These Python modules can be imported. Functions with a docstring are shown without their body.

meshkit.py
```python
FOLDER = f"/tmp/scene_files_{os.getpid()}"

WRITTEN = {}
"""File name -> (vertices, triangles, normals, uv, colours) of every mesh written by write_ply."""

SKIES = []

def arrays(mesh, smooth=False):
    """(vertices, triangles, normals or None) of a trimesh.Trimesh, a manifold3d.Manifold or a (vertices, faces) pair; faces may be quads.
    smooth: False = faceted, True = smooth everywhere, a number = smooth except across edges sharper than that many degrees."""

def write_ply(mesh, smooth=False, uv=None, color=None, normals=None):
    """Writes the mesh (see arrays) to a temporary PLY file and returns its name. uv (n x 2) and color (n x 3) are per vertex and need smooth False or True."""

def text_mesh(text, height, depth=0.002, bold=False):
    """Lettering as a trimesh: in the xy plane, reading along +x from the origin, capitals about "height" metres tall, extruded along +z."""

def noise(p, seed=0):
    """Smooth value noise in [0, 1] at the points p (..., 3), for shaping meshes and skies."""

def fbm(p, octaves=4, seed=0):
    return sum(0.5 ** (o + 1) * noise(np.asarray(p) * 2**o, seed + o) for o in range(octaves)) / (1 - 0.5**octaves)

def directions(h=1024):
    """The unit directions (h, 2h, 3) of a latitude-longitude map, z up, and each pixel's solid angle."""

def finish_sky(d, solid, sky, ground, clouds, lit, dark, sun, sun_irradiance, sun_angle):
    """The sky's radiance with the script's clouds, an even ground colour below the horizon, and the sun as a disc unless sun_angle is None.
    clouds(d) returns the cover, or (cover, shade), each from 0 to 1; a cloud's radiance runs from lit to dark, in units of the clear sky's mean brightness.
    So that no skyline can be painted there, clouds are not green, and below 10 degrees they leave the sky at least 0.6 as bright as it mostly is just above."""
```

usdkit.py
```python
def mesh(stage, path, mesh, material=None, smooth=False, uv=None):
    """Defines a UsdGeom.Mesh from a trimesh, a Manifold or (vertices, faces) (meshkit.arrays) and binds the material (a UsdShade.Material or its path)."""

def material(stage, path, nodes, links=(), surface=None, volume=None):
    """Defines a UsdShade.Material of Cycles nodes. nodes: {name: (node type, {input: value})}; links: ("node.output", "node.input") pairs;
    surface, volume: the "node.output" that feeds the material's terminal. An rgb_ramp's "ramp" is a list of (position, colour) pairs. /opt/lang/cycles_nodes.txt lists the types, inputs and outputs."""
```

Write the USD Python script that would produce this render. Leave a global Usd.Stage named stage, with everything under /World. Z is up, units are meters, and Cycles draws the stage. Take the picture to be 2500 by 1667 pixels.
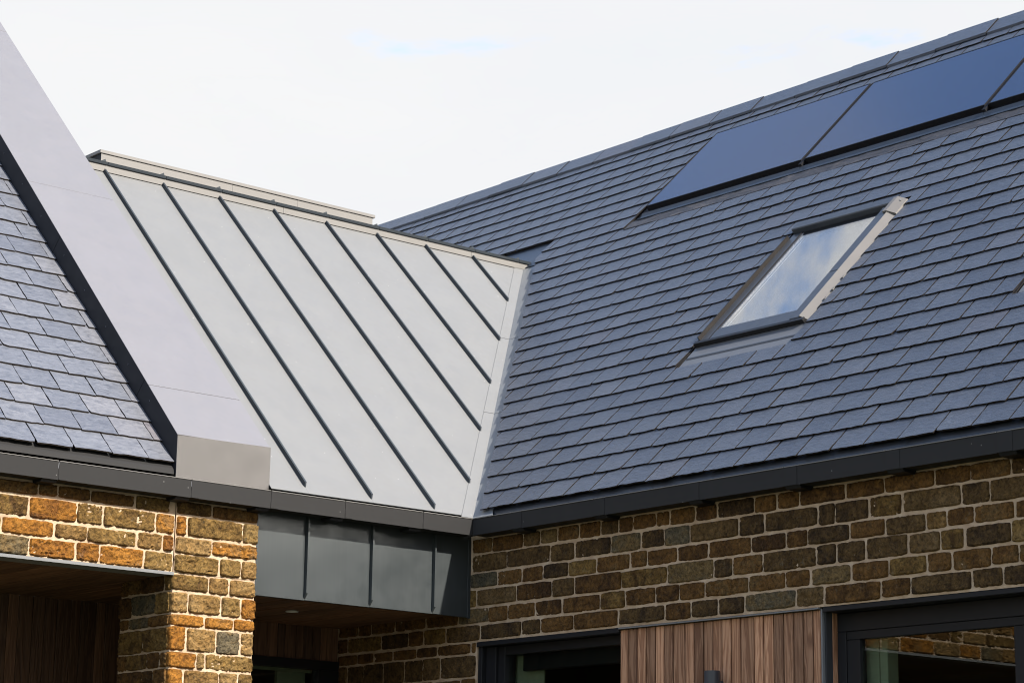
import math, random
import numpy as np, trimesh, usdkit
from shapely.geometry import Polygon, box as sbox
from shapely.ops import unary_union
from pxr import Usd, UsdGeom, UsdLux, UsdShade, Gf, Sdf

random.seed(7)
rng = np.random.default_rng(7)
stage = Usd.Stage.CreateInMemory()
UsdGeom.SetStageUpAxis(stage, 'Z')
UsdGeom.SetStageMetersPerUnit(stage, 1.0)
UsdGeom.Xform.Define(stage, '/World')
Z0 = 3.6                       # height of the gutter lip above the ground; all heights below are measured from the lip

# ------------------------------------------------------------------ camera
cam = UsdGeom.Camera.Define(stage, '/World/camera')
R_ = (0.7610054590, -0.6485923575, 0.0140941527)
U_ = (-0.1570919871, -0.1631532619, 0.9740139222)
B_ = (-0.6294384791, -0.7434439904, -0.2260491852)
cam.AddTransformOp().Set(Gf.Matrix4d(*R_, 0, *U_, 0, *B_, 0, -9.399136, -11.473022, -2.241876 + Z0, 1))
cam.CreateHorizontalApertureAttr(36.0)
cam.CreateVerticalApertureAttr(36.0 * 682 / 1024)
cam.CreateFocalLengthAttr(5552.1268 / 2500 * 36)
cam.CreateClippingRangeAttr(Gf.Vec2f(0.1, 2000))
EXPOSURE = 2.22
cam.CreateExposureAttr(EXPOSURE)

# ------------------------------------------------------------------ sky and sun
SUN = np.array([0.17, -1.0, 0.76]); SUN /= np.linalg.norm(SUN)
EL, AZ = math.asin(SUN[2]), math.atan2(SUN[0], SUN[1])
SKY_STRENGTH = 0.08
CLOUD = 2.52                   # radiance of sunlit cloud, before the strength
sky_mat = usdkit.material(stage, '/World/Looks/sky', {
    'tc': ('texture_coordinate', {}),
    'sky': ('sky_texture', {'sky_type': 'single_scattering', 'sun_disc': False, 'sun_elevation': EL, 'sun_rotation': AZ, 'altitude': 100.0}),
    'mp': ('mapping', {'scale': (1.0, 1.0, 2.6), 'location': (1.58, 6.88, 6.23)}),
    'n1': ('noise_texture', {'scale': 2.6, 'detail': 9.0, 'roughness': 0.58, 'distortion': 0.25}),
    'xyz': ('separate_xyz', {}),
    'el': ('map_range', {'range_type': 'linear', 'from_min': 0.36, 'from_max': 1.0, 'to_min': 0.225, 'to_max': -0.19, 'clamp': True}),
    'add': ('math', {'math_type': 'add'}),
    'cov': ('map_range', {'range_type': 'smoothstep', 'from_min': 0.578, 'from_max': 0.655, 'to_min': 0.0, 'to_max': 1.0, 'clamp': True}),
    'n2': ('noise_texture', {'scale': 4.0, 'detail': 6.0, 'roughness': 0.5}),
    'cc': ('rgb_ramp', {'ramp': [(0.3, (CLOUD * 0.93, CLOUD * 0.95, CLOUD * 0.99)), (0.7, (CLOUD, CLOUD, CLOUD))]}),
    'mix': ('mix', {}),
    'bg': ('background_shader', {'strength': SKY_STRENGTH}),
}, [('tc.generated', 'mp.vector'), ('mp.vector', 'n1.vector'), ('mp.vector', 'n2.vector'), ('tc.generated', 'xyz.vector'), ('xyz.z', 'el.value'),
    ('n1.fac', 'add.value1'), ('el.result', 'add.value2'), ('add.value', 'cov.value'), ('cov.result', 'mix.fac'),
    ('sky.color', 'mix.color1'), ('n2.fac', 'cc.fac'), ('cc.color', 'mix.color2'), ('mix.color', 'bg.color')], surface='bg.background')
dome = UsdLux.DomeLight.Define(stage, '/World/sky')
UsdShade.MaterialBindingAPI.Apply(dome.GetPrim()).Bind(sky_mat)
dome.GetPrim().SetCustomDataByKey('kind', 'structure')
dome.GetPrim().SetCustomDataByKey('label', 'bright white cloudy sky with faint pale blue gaps')
sun = UsdLux.DistantLight.Define(stage, '/World/sun')
sun.CreateNormalizeAttr(True)
sun.CreateIntensityAttr(0.56)
sun.CreateAngleAttr(1.2)
sun.CreateColorAttr(Gf.Vec3f(1.0, 0.93, 0.83))
zz = SUN; xx = np.cross([0, 0, 1.0], zz); xx /= np.linalg.norm(xx); yy = np.cross(zz, xx)
sun.AddTransformOp().Set(Gf.Matrix4d(*xx, 0, *yy, 0, *zz, 0, 0, 0, 30, 1))

# ------------------------------------------------------------------ materials
MAT = {}
def material(name, nodes, links, surface='p.BSDF'):
    MAT[name] = usdkit.material(stage, '/World/Looks/' + name, nodes, links, surface=surface)

def metal(name, col, rough=0.4, metallic=0.0, spots=0.0, streak=None, wav=0.0, spec=0.5):
    """painted or weathered sheet metal: faint cloudy tone, optional pale specks and oil-canning"""
    c = np.array(col)
    nodes = {'g': ('geometry', {}),
             'n': ('noise_texture', {'scale': 3.0, 'detail': 5.0, 'roughness': 0.6}),
             'r': ('rgb_ramp', {'ramp': [(0.3, tuple(c * 0.97)), (0.7, tuple(c * 1.03))]}),
             'p': ('principled_bsdf', {'roughness': rough, 'metallic': metallic, 'specular_ior_level': spec}),
             'rn': ('noise_texture', {'scale': 9.0, 'detail': 4.0}),
             'rr': ('map_range', {'from_min': 0.3, 'from_max': 0.7, 'to_min': rough * 0.88, 'to_max': rough * 1.12, 'clamp': True})}
    links = [('g.position', 'n.vector'), ('n.fac', 'r.fac'), ('g.position', 'rn.vector'), ('rn.fac', 'rr.value'), ('rr.result', 'p.roughness')]
    last = 'r.color'
    if streak:
        nodes['sm'] = ('mapping', {'scale': streak})
        nodes['sn'] = ('noise_texture', {'scale': 1.0, 'detail': 3.0, 'roughness': 0.7})
        nodes['sr'] = ('rgb_ramp', {'ramp': [(0.3, (0.94, 0.94, 0.94)), (0.7, (1.06, 1.06, 1.06))]})
        nodes['sx'] = ('mix', {'mix_type': 'multiply', 'fac': 1.0})
        links += [('g.position', 'sm.vector'), ('sm.vector', 'sn.vector'), ('sn.fac', 'sr.fac'), (last, 'sx.color1'), ('sr.color', 'sx.color2')]
        last = 'sx.color'
    if spots:
        nodes['v'] = ('voronoi_texture', {'scale': 9.5, 'randomness': 1.0})
        nodes['vd'] = ('noise_texture', {'scale': 40.0, 'detail': 2.0})
        nodes['va'] = ('math', {'math_type': 'multiply_add', 'value2': 0.07})
        nodes['vr'] = ('map_range', {'from_min': 0.055, 'from_max': 0.085, 'to_min': spots, 'to_max': 0.0, 'clamp': True})
        nodes['vx'] = ('mix', {'mix_type': 'mix', 'color2': (0.62, 0.61, 0.58)})
        links += [('g.position', 'v.vector'), ('g.position', 'vd.vector'), ('vd.fac', 'va.value1'), ('v.distance', 'va.value3'),
                  ('va.value', 'vr.value'), ('vr.result', 'vx.fac'), (last, 'vx.color1')]
        last = 'vx.color'
    links.append((last, 'p.base_color'))
    if wav:
        nodes['wn'] = ('noise_texture', {'scale': 2.2, 'detail': 1.0})
        nodes['b'] = ('bump', {'strength': 1.0, 'distance': wav})
        links += [('g.position', 'wn.vector'), ('wn.fac', 'b.height'), ('b.normal', 'p.normal')]
    material(name, nodes, links)

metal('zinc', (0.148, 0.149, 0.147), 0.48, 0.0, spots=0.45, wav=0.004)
metal('zinc_flashing', (0.150, 0.142, 0.132), 0.5, 0.0, wav=0.006)
metal('valley_zinc', (0.17, 0.18, 0.19), 0.40, 0.1, spots=0.25, wav=0.006)
metal('coping', (0.150, 0.147, 0.157), 0.45, 0.0, spots=0.06)
metal('coping_end', (0.074, 0.069, 0.066), 0.42, 0.15, wav=0.01)
metal('dark_metal', (0.014, 0.015, 0.018), 0.5, spec=0.1)
metal('gutter_metal', (0.024, 0.0235, 0.0235), 0.5, spots=0.15, spec=0.08)
metal('zinc_shaded', (0.030, 0.036, 0.042), 0.5, spec=0.2)  # same zinc, with the shade of its unlit faces put into the colour
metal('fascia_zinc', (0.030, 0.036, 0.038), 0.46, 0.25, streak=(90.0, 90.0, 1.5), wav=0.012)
metal('black_frame', (0.009, 0.009, 0.010), 0.45, spec=0.2)
metal('grey_frame', (0.030, 0.034, 0.042), 0.34)
metal('window_cover', (0.135, 0.126, 0.116), 0.48, 0.1)
metal('window_brown', (0.014, 0.012, 0.011), 0.55, 0.0, spec=0.15)
metal('apron_metal', (0.10, 0.105, 0.115), 0.42, 0.1)
metal('panel_black', (0.008, 0.008, 0.010), 0.6, spec=0.12)
metal('panel_apron', (0.018, 0.024, 0.035), 0.34)
metal('lintel_steel', (0.13, 0.133, 0.136), 0.5, 0.0)

def slate(name, scale, nrm, tint=(1, 1, 1), relief=0.011, rmin=0.32):
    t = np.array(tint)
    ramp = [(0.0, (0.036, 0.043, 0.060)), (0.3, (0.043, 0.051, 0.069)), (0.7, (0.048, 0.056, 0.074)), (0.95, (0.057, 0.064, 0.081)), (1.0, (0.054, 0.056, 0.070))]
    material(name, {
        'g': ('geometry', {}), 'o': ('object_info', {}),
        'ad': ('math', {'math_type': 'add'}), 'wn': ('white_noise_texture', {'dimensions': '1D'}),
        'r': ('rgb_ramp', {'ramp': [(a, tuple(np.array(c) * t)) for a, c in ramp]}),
        'off': ('vector_math', {'math_type': 'add'}),
        'sc': ('vector_math', {'math_type': 'scale', 'scale': 37.0}),
        'm': ('mapping', {'scale': scale}),
        'n1': ('noise_texture', {'scale': 1.0, 'detail': 7.0, 'roughness': 0.62, 'distortion': 0.9}),
        'n2': ('noise_texture', {'scale': 90.0, 'detail': 4.0, 'roughness': 0.6}),
        'cr': ('rgb_ramp', {'ramp': [(0.28, (0.62, 0.63, 0.66)), (0.5, (1, 1, 1)), (0.72, (1.30, 1.28, 1.25))]}),
        'mx': ('mix', {'mix_type': 'multiply', 'fac': 1.0}),
        'hb': ('math', {'math_type': 'multiply_add', 'value2': 0.18}),
        'b': ('bump', {'strength': 1.0, 'distance': relief}),
        'rr': ('map_range', {'from_min': 0.25, 'from_max': 0.75, 'to_min': rmin, 'to_max': rmin + 0.13, 'clamp': True}),
        'dt': ('vector_math', {'math_type': 'dot_product', 'vector2': nrm}),
        'ed': ('map_range', {'from_min': 0.55, 'from_max': 0.85, 'to_min': 1.0, 'to_max': 0.0, 'clamp': True}),
        'ec': ('mix', {'color2': (0.018, 0.015, 0.013)}),
        'ra': ('mix_float', {'b': 0.95}), 'sp': ('mix_float', {'a': 0.95, 'b': 0.05}),
        'p': ('principled_bsdf', {}),
    }, [('o.random', 'ad.value1'), ('g.random_per_island', 'ad.value2'), ('ad.value', 'wn.w'), ('wn.value', 'r.fac'),
        ('wn.color', 'sc.vector1'), ('g.position', 'off.vector1'), ('sc.vector', 'off.vector2'), ('off.vector', 'm.vector'),
        ('m.vector', 'n1.vector'), ('g.position', 'n2.vector'), ('n1.fac', 'cr.fac'), ('r.color', 'mx.color1'), ('cr.color', 'mx.color2'),
        ('g.true_normal', 'dt.vector1'), ('dt.value', 'ed.value'), ('ed.result', 'ec.fac'), ('mx.color', 'ec.color1'), ('ec.color', 'p.base_color'),
        ('ed.result', 'ra.fac'), ('rr.result', 'ra.a'), ('ra.result', 'p.roughness'), ('ed.result', 'sp.fac'), ('sp.result', 'p.specular_ior_level'), ('n2.fac', 'hb.value1'), ('n1.fac', 'hb.value3'), ('hb.value', 'b.height'), ('b.normal', 'p.normal'),
        ('n1.fac', 'rr.value')])
slate('slate_right', (42.0, 15.0, 42.0), (-0.7007, 0.0, 0.7134))
slate('slate_left', (16.0, 40.0, 40.0), (0.0, -0.7007, 0.7134), (2.1, 1.9, 1.68), relief=0.005, rmin=0.40)  # tint brightens the same slate, standing in for glossy sky sheen

def stone(name, cols):
    """ironstone: mottled bands of iron browns and olives with grey blooms and pits"""
    k = len(cols)
    material(name, {
        'g': ('geometry', {}), 'o': ('object_info', {}),
        'w': ('white_noise_texture', {'dimensions': '1D'}), 'sc': ('vector_math', {'math_type': 'scale', 'scale': 23.0}),
        'off': ('vector_math', {'math_type': 'add'}),
        'n1': ('noise_texture', {'scale': 9.0, 'detail': 6.0, 'roughness': 0.65, 'distortion': 0.8}),
        'sh': ('map_range', {'from_min': 0.0, 'from_max': 1.0, 'to_min': -0.16, 'to_max': 0.16}),
        'ad': ('math', {'math_type': 'add'}),
        'r': ('rgb_ramp', {'ramp': [(0.28 + 0.46 * i / (k - 1), c) for i, c in enumerate(cols)]}),
        'n2': ('noise_texture', {'scale': 42.0, 'detail': 6.0, 'roughness': 0.72, 'distortion': 0.6}),
        'r2': ('rgb_ramp', {'ramp': [(0.32, (0.22, 0.20, 0.19)), (0.46, (0.88, 0.88, 0.88)), (0.70, (1.9, 1.86, 1.78))]}),
        'mx': ('mix', {'mix_type': 'multiply', 'fac': 0.9}),
        'n3': ('noise_texture', {'scale': 16.0, 'detail': 4.0, 'roughness': 0.7}),
        'm3': ('map_range', {'from_min': 0.62, 'from_max': 0.74, 'to_min': 0.0, 'to_max': 0.45, 'clamp': True}),
        'gx': ('mix', {'color2': (0.17, 0.145, 0.10)}),
        'b': ('bump', {'strength': 1.0, 'distance': 0.032}),
        'h': ('math', {'math_type': 'multiply_add', 'value2': 0.6}),
        'p': ('principled_bsdf', {'roughness': 0.92, 'specular_ior_level': 0.2}),
    }, [('o.random', 'w.w'), ('w.color', 'sc.vector1'), ('g.position', 'off.vector1'), ('sc.vector', 'off.vector2'),
        ('off.vector', 'n1.vector'), ('off.vector', 'n2.vector'), ('off.vector', 'n3.vector'), ('o.random', 'sh.value'), ('n1.fac', 'ad.value1'), ('sh.result', 'ad.value2'),
        ('ad.value', 'r.fac'), ('n2.fac', 'r2.fac'), ('r.color', 'mx.color1'), ('r2.color', 'mx.color2'),
        ('n3.fac', 'm3.value'), ('m3.result', 'gx.fac'), ('mx.color', 'gx.color1'), ('gx.color', 'p.base_color'),
        ('n2.fac', 'h.value1'), ('n1.fac', 'h.value3'), ('h.value', 'b.height'), ('b.normal', 'p.normal')])
stone('stone_olive', [(0.056, 0.030, 0.010), (0.116, 0.068, 0.020), (0.160, 0.098, 0.031), (0.185, 0.122, 0.048)])
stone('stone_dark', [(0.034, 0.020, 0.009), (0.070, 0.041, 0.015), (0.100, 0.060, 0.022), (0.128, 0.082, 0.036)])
stone('stone_orange', [(0.115, 0.046, 0.010), (0.190, 0.080, 0.013), (0.250, 0.110, 0.018), (0.16, 0.085, 0.028)])
stone('stone_brown', [(0.046, 0.023, 0.008), (0.084, 0.042, 0.012), (0.118, 0.060, 0.017), (0.11, 0.067, 0.026)])
stone('stone_grey', [(0.060, 0.053, 0.037), (0.098, 0.078, 0.046), (0.120, 0.080, 0.034), (0.14, 0.093, 0.038)])
stone('stone_tan', [(0.115, 0.064, 0.020), (0.165, 0.096, 0.032), (0.21, 0.130, 0.050), (0.15, 0.096, 0.038)])
material('mortar', {
    'g': ('geometry', {}), 'n': ('noise_texture', {'scale': 14.0, 'detail': 5.0, 'roughness': 0.6}),
    'r': ('rgb_ramp', {'ramp': [(0.3, (0.33, 0.235, 0.155)), (0.55, (0.42, 0.315, 0.215)), (0.75, (0.48, 0.38, 0.28))]}),
    'n2': ('noise_texture', {'scale': 120.0, 'detail': 4.0, 'roughness': 0.7}),
    'h': ('math', {'math_type': 'multiply_add', 'value2': 0.4}),
    'b': ('bump', {'strength': 1.0, 'distance': 0.010}),
    'p': ('principled_bsdf', {'roughness': 0.95, 'specular_ior_level': 0.15})},
    [('g.position', 'n.vector'), ('n.fac', 'r.fac'), ('r.color', 'p.base_color'), ('g.position', 'n2.vector'), ('n2.fac', 'h.value1'), ('n.fac', 'h.value3'), ('h.value', 'b.height'), ('b.normal', 'p.normal')])

def wood(name, scale, dark, mid, light):
    material(name, {
        'g': ('geometry', {}), 'o': ('object_info', {}),
        'w': ('white_noise_texture', {'dimensions': '1D'}), 'sc': ('vector_math', {'math_type': 'scale', 'scale': 19.0}),
        'off': ('vector_math', {'math_type': 'add'}), 'm': ('mapping', {'scale': scale}),
        'n': ('noise_texture', {'scale': 1.0, 'detail': 5.0, 'roughness': 0.6, 'distortion': 1.4}),
        'sa': ('math', {'math_type': 'sine'}), 'mu': ('math', {'math_type': 'multiply', 'value2': 42.0}),
        'r': ('rgb_ramp', {'ramp': [(0.0, dark), (0.5, mid), (1.0, light)]}),
        'k': ('map_range', {'from_min': -1.0, 'from_max': 1.0, 'to_min': 0.15, 'to_max': 0.85}),
        'v': ('map_range', {'from_min': 0.0, 'from_max': 1.0, 'to_min': 0.6, 'to_max': 1.35}),
        'cv': ('combine_xyz', {}), 'mx': ('mix', {'mix_type': 'multiply', 'fac': 1.0}),
        'b': ('bump', {'strength': 0.5, 'distance': 0.002}),
        'p': ('principled_bsdf', {'roughness': 0.62, 'specular_ior_level': 0.35})},
        [('o.random', 'w.w'), ('w.color', 'sc.vector1'), ('g.position', 'off.vector1'), ('sc.vector', 'off.vector2'), ('off.vector', 'm.vector'),
         ('m.vector', 'n.vector'), ('n.fac', 'mu.value1'), ('mu.value', 'sa.value1'), ('sa.value', 'k.value'), ('k.result', 'r.fac'),
         ('o.random', 'v.value'), ('v.result', 'cv.x'), ('v.result', 'cv.y'), ('v.result', 'cv.z'), ('r.color', 'mx.color1'), ('cv.vector', 'mx.color2'), ('mx.color', 'p.base_color'),
         ('sa.value', 'b.height'), ('b.normal', 'p.normal')])
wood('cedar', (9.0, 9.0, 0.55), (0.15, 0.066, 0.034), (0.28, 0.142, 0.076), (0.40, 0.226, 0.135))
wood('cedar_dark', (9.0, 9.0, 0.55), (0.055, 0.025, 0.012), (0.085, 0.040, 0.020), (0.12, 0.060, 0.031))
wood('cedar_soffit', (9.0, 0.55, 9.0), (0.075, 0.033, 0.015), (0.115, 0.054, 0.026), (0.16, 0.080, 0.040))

def glass(name, ior, tint, rough=0.0):
    material(name, {'g': ('geometry', {}), 'i': ('mix_float', {'a': ior, 'b': 1.0 / ior}), 'f': ('fresnel', {}), 't': ('transparent_bsdf', {'color': tint}),
                    'gl': ('glossy_bsdf', {'color': (1, 1, 1), 'roughness': rough}), 'm': ('mix_closure', {})},
             [('g.backfacing', 'i.fac'), ('i.result', 'f.IOR'), ('f.fac', 'm.fac'), ('t.BSDF', 'm.closure1'), ('gl.BSDF', 'm.closure2')], surface='m.closure')
glass('pane_glass', 1.55, (0.80, 0.84, 0.81))
glass('roof_glass', 4.2, (0.92, 0.94, 0.95))
material('solar_glass', {
    'g': ('geometry', {}), 'n': ('noise_texture', {'scale': 500.0, 'detail': 1.0}), 'r': ('rgb_ramp', {'ramp': [(0.4, (0.007, 0.015, 0.046)), (0.62, (0.010, 0.020, 0.056)), (0.78, (0.03, 0.042, 0.085))]}),
    'p': ('principled_bsdf', {'roughness': 0.20, 'specular_ior_level': 0.5})},
    [('g.position', 'n.vector'), ('n.fac', 'r.fac'), ('r.color', 'p.base_color')])
material('lead', {
    'g': ('geometry', {}), 'm': ('mapping', {'scale': (9.0, 5.0, 9.0)}), 'n': ('noise_texture', {'scale': 1.0, 'detail': 6.0, 'roughness': 0.6, 'distortion': 1.2}),
    'r': ('rgb_ramp', {'ramp': [(0.3, (0.014, 0.014, 0.017)), (0.55, (0.032, 0.029, 0.029)), (0.75, (0.065, 0.056, 0.050))]}),
    'b': ('bump', {'strength': 1.0, 'distance': 0.02}), 'p': ('principled_bsdf', {'roughness': 0.5})},
    [('g.position', 'm.vector'), ('m.vector', 'n.vector'), ('n.fac', 'r.fac'), ('r.color', 'p.base_color'), ('n.fac', 'b.height'), ('b.normal', 'p.normal')])
def plain(name, col, rough=0.8):
    c = np.array(col)
    material(name, {'g': ('geometry', {}), 'n': ('noise_texture', {'scale': 6.0, 'detail': 4.0}), 'r': ('rgb_ramp', {'ramp': [(0.3, tuple(c * 0.88)), (0.7, tuple(c * 1.1))]}), 'p': ('principled_bsdf', {'roughness': rough})},
             [('g.position', 'n.vector'), ('n.fac', 'r.fac'), ('r.color', 'p.base_color')])
plain('felt', (0.02, 0.02, 0.022))
plain('ground_grass', (0.055, 0.065, 0.032), 0.9)
plain('white_plaster', (0.78, 0.79, 0.80), 0.7)
plain('room_grey', (0.04, 0.04, 0.038))
plain('blind_green', (0.23, 0.25, 0.17))
plain('backing_white', (0.66, 0.73, 0.82))
plain('lamp_white', (0.7, 0.7, 0.68), 0.4)

# ------------------------------------------------------------------ objects and parts
BASE, COUNT = {}, {}
def path_for(parent, name):
    c = COUNT.setdefault(parent, {})
    n = c.get(name, 0); c[name] = n + 1
    return f'{parent}/{name}' if n == 0 else f'{parent}/{name}_{n:03d}'

def thing(name, label, cat, loc=(0, 0, 0), group=None, kind=None):
    p = path_for('/World', name)
    x = UsdGeom.Xform.Define(stage, p)
    x.AddTranslateOp().Set(Gf.Vec3d(loc[0], loc[1], loc[2] + Z0))
    pr = x.GetPrim()
    for k, v in (('label', label), ('category', cat), ('group', group), ('kind', kind)):
        if v: pr.SetCustomDataByKey(k, v)
    BASE[p] = np.array(loc, float)
    return p

def part(parent, name, mesh, mat, smooth=False, label=None, kind=None):
    """mesh in building coordinates; becomes one Mesh prim under the thing or part"""
    p = path_for(parent, name)
    base = BASE[parent]; BASE[p] = base
    m = mesh.copy()
    m.vertices = np.asarray(m.vertices) - base
    pr = usdkit.mesh(stage, p, m, MAT[mat], smooth=smooth).GetPrim()
    if label: pr.SetCustomDataByKey('label', label)
    if kind: pr.SetCustomDataByKey('kind', kind)
    return p

# ------------------------------------------------------------------ frames: (u, v, h) -> building coordinates
PITCH = math.radians(44.486)
C_, S_ = math.cos(PITCH), math.sin(PITCH)
def RR(p):      # right roof: u = y, v = distance up the slope, h = off the slope
    u, v, h = p.T; return np.c_[v * C_ - h * S_, u, v * S_ + h * C_]
def LR(p):      # left roof: u = x
    u, v, h = p.T; return np.c_[u, v * C_ - h * S_, v * S_ + h * C_]
def RW(p):      # right wall: u = y, v = z, h towards the yard
    u, v, h = p.T; return np.c_[0.12 - h, u, v]
def LW(p):      # left wall: u = x
    u, v, h = p.T; return np.c_[u, 0.12 - h, v]
def TW(p):      # side of the pier: u = y
    u, v, h = p.T; return np.c_[-2.20 - h, u, v]
def XYZ(p): return p
def lift(F, m):
    m = trimesh.Trimesh(F(np.asarray(m.vertices, float)), m.faces, process=False)
    if m.volume < 0: m.invert()
    return m
def cbox(F, u0, u1, v0, v1, h0, h1, c=0.002):
    """box with small chamfers"""
    if c <= 0:
        m = trimesh.creation.box(extents=(u1 - u0, v1 - v0, h1 - h0)); m.apply_translation(((u0 + u1) / 2, (v0 + v1) / 2, (h0 + h1) / 2)); return lift(F, m)
    c = min(c, (u1 - u0) / 3, (v1 - v0) / 3, (h1 - h0) / 3); pts = []
    for a, sa in ((u0, 1), (u1, -1)):
        for b, sb in ((v0, 1), (v1, -1)):
            for d, sd in ((h0, 1), (h1, -1)):
                pts += [(a + sa * c, b + sb * c, d), (a + sa * c, b, d + sd * c), (a, b + sb * c, d + sd * c)]
    return lift(F, trimesh.convex.convex_hull(np.array(pts)))
def ext(F, poly, h0, h1):
    """polygon in (u, v) given thickness along h"""
    if not isinstance(poly, Polygon): poly = Polygon(poly)
    m = trimesh.creation.extrude_polygon(poly, h1 - h0, engine='earcut'); m.apply_translation((0, 0, h0))
    return lift(F, m)
def prof(F, pts, u0, u1):
    """profile in (v, h) drawn along u"""
    m = trimesh.creation.extrude_polygon(Polygon(pts), u1 - u0, engine='earcut')
    v = np.asarray(m.vertices); m = trimesh.Trimesh(np.c_[v[:, 2] + u0, v[:, 0], v[:, 1]], m.faces, process=False)
    return lift(F, m)
def strip(pts, t):
    """closed profile of a bent sheet of thickness t along the polyline pts"""
    from shapely.geometry import LineString
    return list(LineString(pts).buffer(t / 2, cap_style=2, join_style=2).exterior.coords)[:-1]
def tube(p0, p1, r, n=16):
    m = trimesh.creation.cylinder(radius=r, segment=(p0, p1), sections=n); return m
cat = trimesh.util.concatenate

# ------------------------------------------------------------------ ground
gs = 400.0
g = path_for('/World', 'ground')
gm = trimesh.Trimesh([(-gs, -gs, 0), (gs, -gs, 0), (gs, gs, 0), (-gs, gs, 0)], [(0, 1, 2), (0, 2, 3)], process=False)
gp = usdkit.mesh(stage, g, gm, MAT['ground_grass']).GetPrim()
gp.SetCustomDataByKey('kind', 'structure'); gp.SetCustomDataByKey('label', 'short grass ground around the house')

# ------------------------------------------------------------------ slates
GAUGE, SLATE_L, TH = 0.203, 0.44, 0.0080
TILT = (TH + 0.0020) / GAUGE
def slate_poly(u0, u1, s0):
    """jagged outline of one riven slate, tail at s0"""
    r = random
    n = 7
    tail = [(u0 + (u1 - u0) * i / (n - 1), s0 + r.uniform(-0.0042, 0.0042)) for i in range(n)]
    if r.random() < 0.12: tail[0] = (tail[0][0] + r.uniform(0.004, 0.014), tail[0][1] + r.uniform(0.003, 0.008))
    if r.random() < 0.12: tail[-1] = (tail[-1][0] - r.uniform(0.004, 0.014), tail[-1][1] + r.uniform(0.003, 0.008))
    fs = (0.08, 0.15, 0.22, 0.29, 0.36, 0.44)
    right = [(u1 + r.uniform(-0.0034, 0.0012), s0 + SLATE_L * f) for f in fs]
    left = [(u0 + r.uniform(-0.0012, 0.0034), s0 + SLATE_L * f) for f in fs[::-1]]
    return Polygon(tail + right + [(u1, s0 + SLATE_L), (u0, s0 + SLATE_L)] + left)

def slate_mesh(F, poly, s0):
    if poly.geom_type != 'Polygon':
        gg = [q for q in getattr(poly, 'geoms', []) if q.geom_type == 'Polygon']
        if not gg: return None
        poly = max(gg, key=lambda q: q.area)
    if poly.area < 0.0015: return None
    poly = Polygon(poly.exterior)
    m = trimesh.creation.extrude_polygon(poly, 1.0, engine='earcut')
    v = np.asarray(m.vertices).copy()
    up = v[:, 2] > 0.5
    j, tw = random.uniform(0, 0.0016), random.uniform(-0.006, 0.006)
    base = (s0 + SLATE_L - v[:, 1]) * (TILT + j * 2) + (v[:, 0] - v[:, 0].mean()) * tw
    t = TH * random.uniform(0.85, 1.0)
    v[:, 2] = base + np.where(up, t, 0)
    cx_, cy_ = v[:, 0].mean(), v[:, 1].mean()
    v[:, 0] += np.where(up, 0, np.sign(v[:, 0] - cx_) * 0.0004)   # edges dressed at an angle
    v[:, 1] += np.where(up, np.where(v[:, 1] < s0 + 0.02, 0.0025, 0), 0)
    return lift(F, trimesh.Trimesh(v, m.faces, process=False))

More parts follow.
